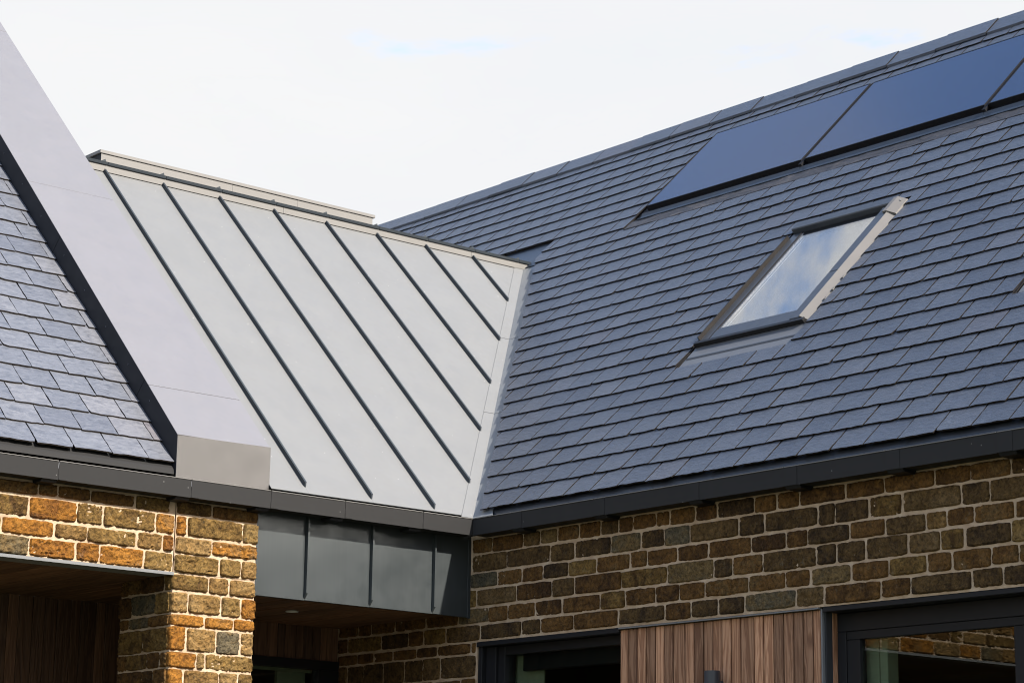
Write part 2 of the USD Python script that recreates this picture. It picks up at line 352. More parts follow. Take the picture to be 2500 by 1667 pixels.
CAM = np.array([-9.399136, -11.473022, -2.241876])
def projected_size(m):
    d = np.asarray(m.vertices).mean(0) - CAM
    return 1.0 / (d @ d)
def in_view(m):
    d = np.asarray(m.vertices) - CAM
    w = d @ -np.array(B_); x = 0.5 + 5552.13 / 2500 * (d @ np.array(R_)) / w; y = 0.5 - 5552.13 / 1667 * (d @ np.array(U_)) / w
    return bool(((x > -0.01) & (x < 1.01) & (y > -0.01) & (y < 1.01)).any())

RIDGE = 6.06
# ---- right roof
roof = thing('slate_roof', 'large blue-grey slate roof on the right carrying the solar panels and roof window', 'roof', (0, 0, 0))
part(roof, 'roof_deck', ext(RR, [(-9.6, 0.10), (-9.6, RIDGE), (9, RIDGE), (9, 4.05), (2.70, 4.05), (-0.08, 0.10)], -0.10, -0.003), 'felt')
xr = RIDGE * C_
part(roof, 'rear_slope', lift(XYZ, trimesh.creation.extrude_polygon(Polygon([(0, 0), (4.4, -4.3), (4.4, -4.4), (0, -0.1)]), 18.6, engine='earcut').apply_transform(
    np.array([[1, 0, 0, xr], [0, 0, 1, -9.6], [0, 1, 0, RIDGE * S_ - 0.02], [0, 0, 0, 1.0]]))), 'slate_right')
VEL = (-1.885, -0.845, 1.455, 3.205)
DV = -2.78
holes = unary_union([sbox(VEL[0], VEL[2], VEL[1], VEL[3]), sbox(VEL[0] + DV, VEL[2], VEL[1] + DV, VEL[3]), sbox(-7.2, 4.10, 1.675, 5.552), sbox(2.70, 3.95, 9, 4.318), Polygon([(1.675, 4.10), (1.60, 4.55), (1.60, 5.552), (1.3, 5.552), (1.3, 4.1)])])
edge = Polygon([(-9.6, 0.0), (-0.085, 0.0), (2.705, 4.03), (2.705, 4.3), (9, 4.3), (9, 6.2), (-9.6, 6.2)])
allowed = edge.difference(holes)
right = []
for k in range(29):
    s0 = 0.057 + GAUGE * k
    off = -0.12 if k % 2 == 0 else 0.004
    dy = random.uniform(-0.006, 0.006)
    for j in range(-33, 40):
        u1 = off - 0.2477 * j + dy; u0 = u1 - 0.2477
        if u1 < -9.5 or u0 > 7.5: continue
        pg = slate_poly(u0 + 0.0028 + random.uniform(0, 0.0032), u1 - 0.0028 - random.uniform(0, 0.0032), s0 + random.gauss(0, 0.0022))
        if k >= 28: pg = pg.intersection(sbox(-9.6, 0, 9, 6.0))
        m = slate_mesh(RR, pg.intersection(allowed), s0)
        if m is not None: right.append(m)
seen = [m for m in right if in_view(m)]
seen.sort(key=projected_size, reverse=True)
single = set(map(id, seen[:298]))
for m in right:
    if id(m) in single: part(roof, 'slate', m, 'slate_right')
rest = [m for m in right if id(m) not in single]
part(roof, 'upper_slates', cat(rest), 'slate_right', kind='stuff')
for k in range(-20, 16):                              # angular ridge tiles
    y0 = 0.403 + 0.5035 * k; y1 = y0 + 0.4960; dh = random.uniform(-0.005, 0.005)
    z, t, w = RIDGE * S_ + 0.062 + dh, 0.022, 0.165
    pts = [(-w, -w * 0.98), (0, 0.0), (w, -w * 0.98), (w, -w * 0.98 - t), (0.0, -t * 1.4), (-w, -w * 0.98 - t)]
    m = trimesh.creation.extrude_polygon(Polygon(pts), y1 - y0, engine='earcut'); v = np.asarray(m.vertices)
    part(roof, 'ridge_tile', lift(XYZ, trimesh.Trimesh(np.c_[v[:, 0] + xr + random.uniform(-.002, .002), v[:, 2] + y0, v[:, 1] + z], m.faces, process=False)), 'slate_right')
part(roof, 'eaves_flashing', prof(RR, strip([(0.16, -0.004), (0.08, -0.004), (0.055, -0.008), (0.022, -0.019)], 0.003), -9.5, -0.10), 'grey_frame')

# ---- left roof
lroof = thing('slate_roof', 'small lavender-grey slate roof at the left edge beside the wide metal coping', 'roof', (-2.26, 0.05, 0))
part(lroof, 'roof_deck', ext(LR, [(-8.0, 0.14), (-2.0, 0.14), (-2.0, RIDGE), (-8.0, RIDGE)], -0.10, -0.003), 'felt')
left = []
for k in range(29):
    s0 = 0.119 + GAUGE * k
    off = -2.438 if k % 2 == 0 else -2.318
    dx = random.uniform(-0.006, 0.006)
    for j in range(-1, 23):
        u1 = off - 0.2485 * j + dx; u0 = u1 - 0.2485
        pg = slate_poly(u0 + 0.0014 + random.uniform(0, 0.0016), u1 - 0.0014 - random.uniform(0, 0.0016), s0 + random.gauss(0, 0.0025))
        m = slate_mesh(LR, pg.intersection(sbox(-8.0, 0, -2.262, 6.03)), s0)
        if m is not None: left.append(m)
ls = [m for m in left if in_view(m)]
lset = set(map(id, ls))
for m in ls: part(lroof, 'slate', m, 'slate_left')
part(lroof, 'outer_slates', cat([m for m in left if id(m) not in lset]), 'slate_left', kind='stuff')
part(lroof, 'eaves_flashing', prof(LR, strip([(0.24, -0.006), (0.13, -0.006), (0.10, -0.0065), (0.085, -0.011), (0.066, -0.025)], 0.003), -8.0, -2.262), 'gutter_metal')

# ------------------------------------------------------------------ wide coping between the slates and the zinc roof
cop = thing('roof_coping', 'wide pale grey metal coping running up the roof between slates and zinc', 'coping', (-1.92, 0.05, 0))
HC = 0.158
xl, xrr = -2.258, -1.585
cuts = [0.225, 0.738, 3.157, 5.664, 6.05]
for a, b in zip(cuts[:-1], cuts[1:]):
    part(cop, 'top_panel', cbox(LR, xl, xrr, a + 0.002, b - 0.002, HC - 0.004, HC + random.uniform(-0.0005, 0.0005), 0.0012), 'coping')
part(cop, 'core', prof(LR, [((0.075 - 0.05 * S_) / C_, -0.05), ((0.075 + (HC - 0.006) * S_) / C_, HC - 0.006), (6.05, HC - 0.006), (6.05, -0.05)], xl + 0.008, xrr - 0.006), 'felt')
yb, zt = 0.05, HC / C_ + 0.05 * S_ / C_
def at_y(y, h): return (y + h * S_) / C_          # slope distance of the point at depth y and offset h
for a, b in zip([at_y(0.05, HC), 0.80, 2.45, 4.2], [0.796, 2.446, 4.196, 6.05]):
    lo = a if a > 0.3 else at_y(0.052, 0.01)
    p = [(lo, 0.012), (a, HC - 0.003), (b, HC - 0.003), (b, 0.012)] if a > 0.3 else [(at_y(0.052, -0.02), -0.02), (at_y(0.052, HC - 0.003), HC - 0.003), (b, HC - 0.003), (b, -0.02)]
    sp = part(cop, 'side_panel', prof(LR, p, xl, xl + 0.004), 'dark_metal')
    s = b - 0.15
    while s > a + 0.1:
        part(sp, 'screw', tube(LR(np.array([[xl - 0.002, s, 0.10]]))[0], LR(np.array([[xl + 0.001, s, 0.10]]))[0], 0.005, 8), 'grey_frame'); s -= 0.42
part(cop, 'end_panel', ext(LW, [(xl, 0.005), (xrr, 0.012), (xrr, zt + 0.006), (xl, zt - 0.004)], 0.068, 0.072), 'coping_end')
part(cop, 'right_panel', cbox(LR, xrr - 0.004, xrr, 0.24, 6.05, -0.02, HC - 0.004, 0), 'coping')

# ------------------------------------------------------------------ standing seam zinc roof
zn = thing('zinc_roof', 'pale grey standing-seam zinc roof meeting the slate roof in a valley', 'roof', (0, 0.03, 0))
SX = [-1.305 + 0.504 * k for k in range(8)]
TOP = 2.79 / C_
keep = Polygon([(-1.588, 0.026), (-0.055, 0.026), (2.745, 2.795 / C_), (2.69, TOP), (-1.7, TOP)]).intersection(sbox(-1.7, 0, 3, TOP))
part(zn, 'deck', ext(LR, [(-1.7, 0.12), (0.04, 0.12), (2.70, TOP - 0.1), (-1.7, TOP - 0.1)], -0.12, -0.006), 'felt')
part(zn, 'eaves_board', cbox(XYZ, -1.7, 0.1, 0.085, 0.115, -0.06, 0.06, 0), 'felt')
for a, b in zip([-1.588] + SX, SX + [2.8]):
    pg = keep.intersection(sbox(a + 0.0005, 0, b - 0.0005, 5))
    part(zn, 'panel', ext(LR, pg, -0.004, 0.0), 'zinc')
for k, x in enumerate(SX):
    s0 = max(at_y([0.073, 0.053, 0.044, 0, 0, 0, 0, 0][k], 0), (x + 0.098) / C_)
    m = prof(LR, [(s0 - 0.012, 0.0005), (s0 + 0.004, 0.024), (TOP - 0.004, 0.024), (TOP - 0.002, 0.0005)], x - 0.005, x + 0.005)
    fold = prof(LR, [(s0 + 0.006, 0.0242), (s0 + 0.008, 0.0275), (TOP - 0.004, 0.0275), (TOP - 0.004, 0.0242)], x - 0.007, x + 0.007)
    sp = part(zn, 'standing_seam', m, 'zinc_shaded')
    part(sp, 'fold', fold, 'zinc_shaded')
ys = [0.0, 1.0, 1.85, 2.79]
for a, b in zip(ys[:-1], ys[1:]):
    a2, b2 = a + 0.002, b - 0.002
    lw = ext(LR, [(a2 - 0.1, a2 / C_), (a2, a2 / C_), (b2, b2 / C_), (b2 - 0.1, b2 / C_)], 0.002, 0.0045)
    rw = ext(RR, [(a2, a2 / C_), (a2 - 0.2, a2 / C_), (b2 - 0.2, b2 / C_), (b2, b2 / C_)], 0.0, 0.0035)
    vf = part(zn, 'valley_flashing', lw, 'zinc')
    part(vf, 'slate_side', rw, 'valley_zinc')
def vface(poly, y, t): 
    m = trimesh.creation.extrude_polygon(Polygon(poly), t, engine='earcut'); v = np.asarray(m.vertices)
    return lift(XYZ, trimesh.Trimesh(np.c_[v[:, 0], y - v[:, 2], v[:, 1]], m.faces, process=False))
rx = [-1.588, 0.30, 2.21, 2.86]
for i, (a, b) in enumerate(zip(rx[:-1], rx[1:])):
    e = 0.055 if i == 2 else 0
    part(zn, 'ridge_flashing', vface([(a + .0015, 2.740), (b - .0015 - e, 2.740), (b - .0015, 2.790), (a + .0015, 2.790)], 2.783, 0.004), 'zinc_flashing')
part(zn, 'shadow_gap', cbox(XYZ, -1.588, 2.78, 2.7845, 2.7885, 2.70, 2.78, 0), 'felt')  # dark sheet set in as the shadow line under the ridge flashing
dx_ = [-1.588] + [x + 0.02 for x in SX] + [2.727, 3.02]
for a, b in zip(dx_[:-1], dx_[1:]):
    pts = strip([(2.787, 2.792), (2.770, 2.794), (2.765, 2.811), (2.80, 2.815)], 0.004)
    part(zn, 'drip_edge', prof(lambda p: np.c_[p[:, 0], p[:, 1], p[:, 2]], pts, a + .002, b - .002), 'zinc_shaded')
for x in SX + [2.727]:
    part(zn, 'clip', vface([(x - 0.035, 2.816), (x + 0.012, 2.816), (x + 0.004, 2.838)], 2.80, 0.02), 'zinc_shaded')
part(zn, 'flat_top', cbox(XYZ, -1.7, 3.0, 2.79, 6.5, 2.77, 2.812, 0), 'zinc')
part(zn, 'saddle_flashing', ext(RR, [(2.60, 3.93), (2.60, 4.40), (3.4, 4.40), (3.4, 4.0), (2.78, 3.93)], -0.003, 0.004), 'panel_apron', label='blue-grey flashing in the gap of the slates above the valley')

# ------------------------------------------------------------------ raised kerb behind the zinc ridge
kb = thing('roof_kerb', 'low pale zinc upstand with flat cap standing behind the zinc ridge', 'parapet', (0.1, 3.05, 2.81))
for a, b in ((-1.185, 0.0), (0.0, 0.62), (0.62, 1.375)):
    part(kb, 'face_panel', vface([(a + .001, 2.80), (b - .001, 2.80), (b - .001, 2.974), (a + .001, 2.974)], 3.058, 0.004), 'zinc_flashing')
part(kb, 'end_panel', cbox(XYZ, -1.184, -1.180, 3.062, 3.50, 2.80, 2.974, 0), 'dark_metal')
part(kb, 'end_panel', cbox(XYZ, 1.370, 1.374, 3.062, 3.50, 2.80, 2.974, 0), 'dark_metal')
part(kb, 'core', cbox(XYZ, -1.178, 1.368, 3.060, 3.50, 2.813, 2.974, 0), 'felt')
part(kb, 'cap', cbox(XYZ, -1.197, 1.395, 3.045, 3.52, 2.9745, 3.0, 0.0015), 'zinc_flashing')

# ------------------------------------------------------------------ box gutters
def gutter(label, F, joints, mat, loc):
    t = thing('box_gutter', label, 'gutter', loc)
    for a, b in zip(joints[:-1], joints[1:]):
        pts = strip([(-0.004, 0.016), (-0.0015, 0.0015), (-0.1085, 0.0015), (-0.1085, 0.117), (-0.02, 0.117)], 0.003)
        # front at h 0.12 .. wall at 0
        pts = [(v, 0.12 - h) for v, h in pts]
        gp_ = part(t, 'gutter_length', prof(F, pts, a + 0.0018, b - 0.0018), mat)
        part(gp_, 'lip_edge', cbox(F, a + 0.004, b - 0.004, -0.0022, 0.0014, 0.1190, 0.1240, 0.0006), 'zinc_flashing')  # pale strip painting the bright glint along the gutter lip
    for a in joints[1:-1]:
        w = 0.045 if F is RW else 0.055
        p = [(-0.106, 0.1215), (-0.004, 0.1215), (-0.004, 0.1195), (-0.106, 0.1195)]
        u0, u1 = (a - 0.10, a) if F is RW else (a, a + w)
        j = part(t, 'joint_strap', prof(F, [(-0.1085, 0.1225), (0.001, 0.1225), (0.001, 0.1192), (-0.1085, 0.1192)], u0, u1), mat)
        b0, b1 = (a - 0.115, a - 0.005) if F is RW else (a - 0.10, a - 0.005)
        part(j, 'union_bracket', prof(F, [(-0.1105, 0.117), (-0.127, 0.10), (-0.130, 0.012), (-0.1105, 0.002)], b0, b1), 'black_frame')
    return t
gl = gutter('sunlit dark grey box gutter along the left stone wall and zinc roof', LW, [-8.0, -6.4, -5.1, -3.75, -3.068, -2.175, -1.601, -1.038, -0.415, 0.0], 'gutter_metal', (-2.5, 0.06, -0.1))
gr = gutter('shaded near-black box gutter along the right slate roof', RW, [-9.5, -8.1, -6.6, -5.0, -4.265, -3.517, -2.771, -1.994, -1.174, -0.389, 0.0], 'gutter_metal', (0.06, -2.5, -0.1))

# ------------------------------------------------------------------ stone walls
sr = random.Random(3)
def vnoise(p, seed):
    import meshkit
    return meshkit.fbm(p, 4, seed) - 0.5
SEED = [0]
def stone_mesh(F, u0, u1, v0, v1, bulge=0.010, res=0.0070, ends=(0, 0)):
    rough = 0.55 if bulge < 0.0099 else 1.0
    SEED[0] += 1
    gap = 0.0034
    a0, a1 = u0 + gap + sr.uniform(-0.002, 0.004) - ends[0], u1 - gap - sr.uniform(-0.002, 0.004) + ends[1]
    b0, b1 = v0 + gap + sr.uniform(-0.002, 0.003), v1 - gap - sr.uniform(-0.002, 0.003)
    nu, nv = max(6, int((a1 - a0) / res)), max(6, int((b1 - b0) / res))
    P, Q = np.meshgrid(np.linspace(-1, 1, nu), np.linspace(-1, 1, nv), indexing='ij')
    hw, hh = (a1 - a0) / 2, (b1 - b0) / 2
    pull = (np.abs(P) ** 6) * (np.abs(Q) ** 6)
    du, dv = np.minimum(0.006, hw * .3) * pull, np.minimum(0.006, hh * .3) * pull
    U = (a0 + a1) / 2 + P * hw - np.sign(P) * du
    V = (b0 + b1) / 2 + Q * hh - np.sign(Q) * dv
    q = np.stack([U * 30, V * 30, np.full_like(U, SEED[0] * 7.3)], -1)
    U = U + vnoise(q, 11) * 0.012 * (np.abs(P) > 0.8); V = V + vnoise(q + 5, 12) * 0.010 * (np.abs(Q) > 0.8)
    d = np.minimum((1 - np.abs(P)) * hw, (1 - np.abs(Q)) * hh)
    rise = np.clip(d / 0.0055, 0, 1); rise = rise * (2 - rise)
    H = -0.0045 + rise * (0.0055 + bulge * sr.uniform(0.6, 1.25)) + rough * vnoise(q * 0.8, 13) * 0.016 * (0.4 + 0.6 * rise) + rough * vnoise(q * 3.0, 14) * 0.024 * (0.25 + 0.75 * rise)
    H += rough * rise * (0.25 - np.abs(vnoise(q * np.array([1.3, 1.6, 1.0]) + 9, 21)) * 2.2) * 0.022
    H += rise * (P * sr.uniform(-0.003, 0.003) + Q * sr.uniform(-0.003, 0.003))
    n = nu * nv
    top = np.c_[U.ravel(), V.ravel(), H.ravel()]
    idx = np.arange(n).reshape(nu, nv)
    f = []
    A, B, C, D = idx[:-1, :-1], idx[1:, :-1], idx[1:, 1:], idx[:-1, 1:]
    f.append(np.c_[A.ravel(), B.ravel(), C.ravel()]); f.append(np.c_[A.ravel(), C.ravel(), D.ravel()])
    ring = np.concatenate([idx[:, 0], idx[-1, 1:], idx[-2::-1, -1], idx[0, -2:0:-1]])
    bot = top[ring].copy(); bot[:, 2] = -0.035
    m = len(ring); k = n + np.arange(m)
    r2, k2 = np.roll(ring, -1), np.roll(k, -1)
    f.append(np.c_[ring, k, r2]); f.append(np.c_[k, k2, r2])
    c = n + m
    f.append(np.c_[k, np.full(m, c), k2])
    ctr = np.array([[(a0 + a1) / 2, (b0 + b1) / 2, -0.035]])
    return lift(F, trimesh.Trimesh(np.vstack([top, bot, ctr]), np.vstack(f), process=False))

def pick(weights): return sr.choices(list(weights), list(weights.values()))[0]
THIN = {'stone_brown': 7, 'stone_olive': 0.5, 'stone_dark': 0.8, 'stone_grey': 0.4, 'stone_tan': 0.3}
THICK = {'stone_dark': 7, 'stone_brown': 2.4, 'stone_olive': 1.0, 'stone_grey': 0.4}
WARM = {'stone_orange': 3, 'stone_tan': 3, 'stone_olive': 2.6, 'stone_brown': 1.0, 'stone_grey': 0.5}
def course(t, F, joints, v0, v1, weights, mats=None, ends=(0, 0), bulge=0.010):
    js = sorted(joints)
    for i, (a, b) in enumerate(zip(js[:-1], js[1:])):
        mt = mats[i] if mats and i < len(mats) else pick(weights)
        part(t, 'stone', stone_mesh(F, a, b, v0 + sr.uniform(-0.003, 0.003), v1 + sr.uniform(-0.003, 0.003), bulge,
             ends=(ends[0] if i == 0 else 0, ends[1] if i == len(js) - 2 else 0)), mt, smooth=50)
def fill(a, b):
    js = [a]
    while js[-1] < b - 0.12: js.append(js[-1] + sr.uniform(0.12, 0.33))
    return js[:-1] + [b] if b - js[-1] < 0.1 else js + [b]

rw = thing('stone_wall', 'shaded brown ironstone wall under the right gutter with pale mortar', 'stone wall', (0.12, -1.8, -0.8))
part(rw, 'mortar', cat([cbox(RW, -9.4, 0.078, -0.792, -0.09, -0.25, 0.0, 0), cbox(RW, 0.08, 1.64, -3.6, -0.09, -0.25, 0.0, 0), cbox(RW, -9.4, -4.9, -3.6, -0.793, -0.25, 0.0, 0)]), 'mortar')
RZ = [-.112, -.215, -.338, -.444, -.565, -.675, -.790, -.868, -1.022, -1.13, -1.24, -1.37]
RJ = {
 1: [-0.062, -0.374, -0.546, -0.71, -0.918, -1.116, -1.279, -1.407, -1.61, -1.73, -1.948, -2.13, -2.429, -2.608, -2.783, -3.126, -3.409, -3.756, -4.001, -4.26, 0.14],
 2: [-0.214, -0.642, -0.875, -1.209, -1.48, -1.683, -1.897, -2.303, -2.507, -2.92, -3.046, -3.296, -3.526, -3.932, -4.121, 0.14],
 3: [-0.12, -0.365, -0.573, -0.813, -1.078, -1.382, -1.534, -1.796, -2.052, -2.4, -2.672, -2.839, -3.152, -3.407, -3.688, -3.833, -4.014, -4.277, 0.16],
 4: [0.09, -0.312, -0.659, -0.873, -1.303, -1.705, -2.098, -2.25, -2.492, -2.905, -3.051, -3.262, -3.566, -3.784, -3.948, 0.2],
 5: [1.62, 1.382, 1.232, 0.966, 0.624, 0.277, -0.033, -0.232, -0.498, -0.758, -1.113, -1.341, -1.606, -1.809, -2.026, -2.378, -2.669, -2.856, -3.157, -3.425, -3.691, -3.86, -4.12, -4.294],
 6: [1.62, 1.507, 1.115, 0.81, 0.646, 0.406, 0.046, -0.369, -0.555, -0.868, -1.276, -1.685, -1.905, -2.134, -2.343, -2.745, -2.958, -3.367, -3.576, -3.987, -4.189],
 7: [1.62, 1.388, 1.198, 0.981, 0.719, 0.492, 0.14, 0.085],
 8: [1.62, 1.504, 1.309, 1.086, 0.848, 0.646, 0.458, 0.085],
 9: [1.62, 1.41, 1.2, 0.95, 0.7, 0.53, 0.24, 0.085], 10: [1.62, 1.5, 1.1, 0.85, 0.6, 0.3, 0.085], 11: [1.62, 1.3, 1.0, 0.7, 0.45, 0.085]}
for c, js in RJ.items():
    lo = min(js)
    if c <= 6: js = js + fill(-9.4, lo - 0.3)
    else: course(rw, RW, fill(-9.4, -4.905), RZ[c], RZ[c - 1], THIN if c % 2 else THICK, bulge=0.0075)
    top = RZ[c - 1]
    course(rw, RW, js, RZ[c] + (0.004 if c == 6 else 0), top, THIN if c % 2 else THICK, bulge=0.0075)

lw = thing('stone_wall', 'sunlit orange and olive ironstone panel over the left porch', 'stone wall', (-3.4, 0.12, -0.56))
part(lw, 'mortar', cbox(LW, -8.0, -2.206, -0.549, -0.09, -0.30, 0.0, 0), 'mortar')
LZ = [-.112, -.2, -.329, -.43, -.548, -.656, -.787, -.864, -1.009, -1.11, -1.25, -1.40]
LJ = {1: [-3.127, -3.001, -2.784, -2.489, -2.243], 2: [-3.178, -2.871, -2.697, -2.338, -2.206], 3: [-3.348, -3.009, -2.795, -2.46, -2.288, -2.206], 4: [-3.165, -2.862, -2.707, -2.406, -2.206]}
LM = {1: ['stone_brown'] * 3 + ['stone_brown', 'stone_olive'], 2: ['stone_olive', 'stone_orange', 'stone_olive', 'stone_olive', 'stone_orange'],
      3: ['stone_olive', 'stone_orange', 'stone_tan', 'stone_olive', 'stone_tan', 'stone_orange'], 4: ['stone_grey', 'stone_orange', 'stone_orange', 'stone_orange', 'stone_olive']}
for c, js in LJ.items():
    js = sorted(js); lo = js[0]
    course(lw, LW, js, LZ[c], LZ[c - 1], WARM) if False else None
    ext_ = fill(-8.0, lo - 0.31)
    ext_ = ext_[:-1] + [lo - 0.31]
    course(lw, LW, ext_, LZ[c], LZ[c - 1], WARM)
    course(lw, LW, [lo - 0.31] + js, LZ[c], LZ[c - 1], WARM, LM[c])

pr = thing('stone_pier', 'sunlit square ironstone pier between the two porches', 'pier', (-1.9, 0.42, -3.6))
part(pr, 'mortar', cat([cbox(XYZ, -2.198, -1.616, 0.122, 0.70, -3.6, -0.548, 0), cbox(XYZ, -2.196, -1.616, 0.122, 0.40, -0.546, -0.09, 0)]), 'mortar')
PJ = {1: [-1.947], 2: [-2.117, -1.719], 3: [-1.937], 4: [-1.878, -1.723], 5: [-1.95, -1.8], 6: [-2.089, -1.854, -1.712], 7: [-1.969, -1.76], 8: [-2.091, -1.879, -1.707], 9: [-2.016, -1.954], 10: [-2.095, -1.846, -1.711], 11: [-1.98, -1.75]}
PM = {1: ['stone_olive', 'stone_brown'], 2: ['stone_orange', 'stone_olive', 'stone_olive'], 3: ['stone_tan', 'stone_orange'], 4: ['stone_olive', 'stone_olive', 'stone_tan'],
      5: ['stone_olive', 'stone_tan', 'stone_tan'], 6: ['stone_tan', 'stone_tan', 'stone_olive', 'stone_orange'], 7: ['stone_orange', 'stone_orange', 'stone_orange'],
      8: ['stone_orange', 'stone_tan', 'stone_grey', 'stone_tan'], 9: ['stone_orange', 'stone_tan', 'stone_olive'], 10: ['stone_orange', 'stone_tan', 'stone_tan', 'stone_olive'], 11: ['stone_tan'] * 3}
for c, js in PJ.items():
    course(pr, LW, [-2.1975 if c < 5 else -2.2] + js + [-1.612], LZ[c], LZ[c - 1], WARM, PM[c], ends=(0.0 if c < 5 else 0.010, sr.uniform(0.004, 0.010)))
TJ = {5: [0.61, 0.476, 0.213], 6: [0.563, 0.298], 7: [0.595, 0.364], 8: [0.423], 9: [0.593, 0.37, 0.226], 10: [0.42, 0.29], 11: [0.5]}
for c, js in TJ.items():
    course(pr, TW, [0.132] + js + [0.70], LZ[c], LZ[c - 1], {'stone_brown': 4, 'stone_olive': 2, 'stone_grey': 1}, ends=(0.004, 0.006))
part(pr, 'movement_joint', cbox(XYZ, -2.2055, -2.1985, 0.150, 0.18, -0.550, -0.10, 0), 'felt')

st = thing('steel_lintel', 'pale grey steel strip under the sunlit stone over the left porch', 'lintel', (-3.5, 0.13, -0.56))
part(st, 'strip', cbox(XYZ, -8.0, -2.202, 0.112, 0.30, -0.5615, -0.5515, 0.001), 'lintel_steel')
part(st, 'lip', cbox(XYZ, -8.0, -2.202, 0.106, 0.1115, -0.566, -0.547, 0.001), 'lintel_steel')

# ------------------------------------------------------------------ zinc fascia over the middle recess
fz = thing('zinc_fascia', 'dark zinc fascia with three upright seams hanging below the gutter', 'fascia', (-0.75, 0.15, -0.62))
FX = [-1.606, -1.222, -0.715, -0.206, 0.112]
for a, b in zip(FX[:-1], FX[1:]):
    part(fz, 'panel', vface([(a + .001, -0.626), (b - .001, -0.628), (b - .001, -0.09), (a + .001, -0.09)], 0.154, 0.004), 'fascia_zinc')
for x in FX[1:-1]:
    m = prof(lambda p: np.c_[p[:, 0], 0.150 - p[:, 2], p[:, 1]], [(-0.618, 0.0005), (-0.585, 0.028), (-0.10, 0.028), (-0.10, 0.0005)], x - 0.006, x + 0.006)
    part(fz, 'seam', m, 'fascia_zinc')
part(fz, 'edge_trim', cbox(XYZ, -1.607, -1.585, 0.1445, 0.1495, -0.632, -0.10, 0.001), 'fascia_zinc')
part(fz, 'edge_trim', cbox(XYZ, 0.085, 0.110, 0.1445, 0.1495, -0.634, -0.10, 0.001), 'fascia_zinc')
part(fz, 'drip', cbox(XYZ, -1.606, 0.112, 0.1548, 0.172, -0.629, -0.622, 0.001), 'fascia_zinc')

# ------------------------------------------------------------------ timber soffits and walls
def boards(t, F, edges, v0, v1, mat, gap=0.004, d=0.02, groove=True):
    for a, b in zip(edges[:-1], edges[1:]):
        part(t, 'board', cbox(F, a + gap / 2, b - gap / 2, v0, v1, random.uniform(-0.0015, 0.0015), d, 0.0025), mat)
ts = thing('timber_ceiling', 'dark brown timber board ceiling inside the left porch', 'ceiling', (-3.3, 1.0, -0.56))
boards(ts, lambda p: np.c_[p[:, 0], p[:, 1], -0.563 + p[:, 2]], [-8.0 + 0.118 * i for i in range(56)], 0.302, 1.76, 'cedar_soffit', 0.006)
part(ts, 'backing', cbox(XYZ, -8.0, -1.50, 0.302, 1.85, -0.541, -0.53, 0), 'felt')
tc = thing('timber_ceiling', 'dark timber board ceiling of the recess behind the zinc fascia', 'ceiling', (-0.75, 0.9, -0.6))
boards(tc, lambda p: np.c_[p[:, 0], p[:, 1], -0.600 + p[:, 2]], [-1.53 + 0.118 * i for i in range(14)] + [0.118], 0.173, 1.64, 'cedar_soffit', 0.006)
part(tc, 'backing', cbox(XYZ, -1.60, 0.118, 0.173, 1.70, -0.578, -0.57, 0), 'felt')
tw = thing('timber_wall', 'dark upright timber boards at the back of the left porch', 'timber wall', (-3.3, 1.75, -3.6))
BF = lambda y: (lambda p: np.c_[p[:, 0], y + p[:, 2], p[:, 1]])
eb = [-2.406, -2.33, -2.226, -2.138, -2.05, -1.947, -1.878, -1.759, -1.689, -1.576]
eb = [-2.406 - 0.095 * i for i in range(58, 0, -1)] + eb
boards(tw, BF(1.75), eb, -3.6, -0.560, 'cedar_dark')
part(tw, 'backing', cbox(XYZ, -8.0, -1.57, 1.772, 1.80, -3.6, -0.564, 0), 'felt')
tm = thing('timber_wall', 'short dark timber boards above the window in the middle recess', 'timber wall', (-0.7, 1.62, -0.83))
ec = [-1.56, -1.45, -1.35, -1.25, -1.14, -1.03, -0.92, -0.81, -0.70, -0.595, -0.485, -0.399, -0.337, -0.243, -0.18, -0.104, -0.034, 0.023, 0.118]
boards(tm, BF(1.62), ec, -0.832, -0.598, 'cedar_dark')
part(tm, 'backing', cbox(XYZ, -1.56, 0.118, 1.643, 1.66, -0.832, -0.602, 0), 'felt')
rt = thing('timber_partition', 'timber board return wall between the two porches behind the pier', 'timber wall', (-1.56, 1.2, -3.6))
for i in range(11):
    part(rt, 'board', cbox(XYZ, -1.565, -1.545, 0.66 + 0.105 * i, 0.66 + 0.105 * i + 0.101, -3.6, -0.545, 0.002), 'cedar_dark')

# cladding between the two windows
tcl = thing('timber_cladding', 'reddish-brown upright cedar boards between the two right windows', 'cladding', (0.14, -2.1, -3.6))
ey = [-1.279, -1.349, -1.428, -1.508, -1.586, -1.661, -1.738, -1.837, -1.915, -1.991, -2.069, -2.143, -2.219, -2.293, -2.399, -2.474, -2.552, -2.629, -2.704, -2.778, -2.852, -2.914]
CF = lambda p: np.c_[0.150 - p[:, 2], p[:, 0], p[:, 1]]
ey = sorted(ey)
for a, b in zip(ey[:-1], ey[1:]):
    w = random.uniform(0, 0.004)
    part(tcl, 'board', cbox(CF, a + 0.0035, b - 0.0035, -3.6, -0.806, -0.004, 0.016 + w, 0.003), 'cedar')
part(tcl, 'backing', cbox(XYZ, 0.155, 0.24, -2.914, -1.281, -3.6, -0.800, 0), 'felt')
part(tcl, 'top_flashing', cbox(XYZ, 0.108, 0.16, -2.916, -1.285, -0.8035, -0.7955, 0.001), 'lintel_steel')
part(tcl, 'corner_trim', cbox(XYZ, 0.128, 0.150, -2.9265, -2.9145, -3.6, -0.80, 0.002), 'lintel_steel')
part(tcl, 'reveal_board', cbox(XYZ, 0.152, 0.205, -2.934, -2.916, -3.6, -0.80, 0.002), 'felt')
part(tcl, 'reveal_board', cbox(XYZ, 0.206, 0.262, -2.938, -2.916, -3.6, -0.80, 0.002), 'cedar')

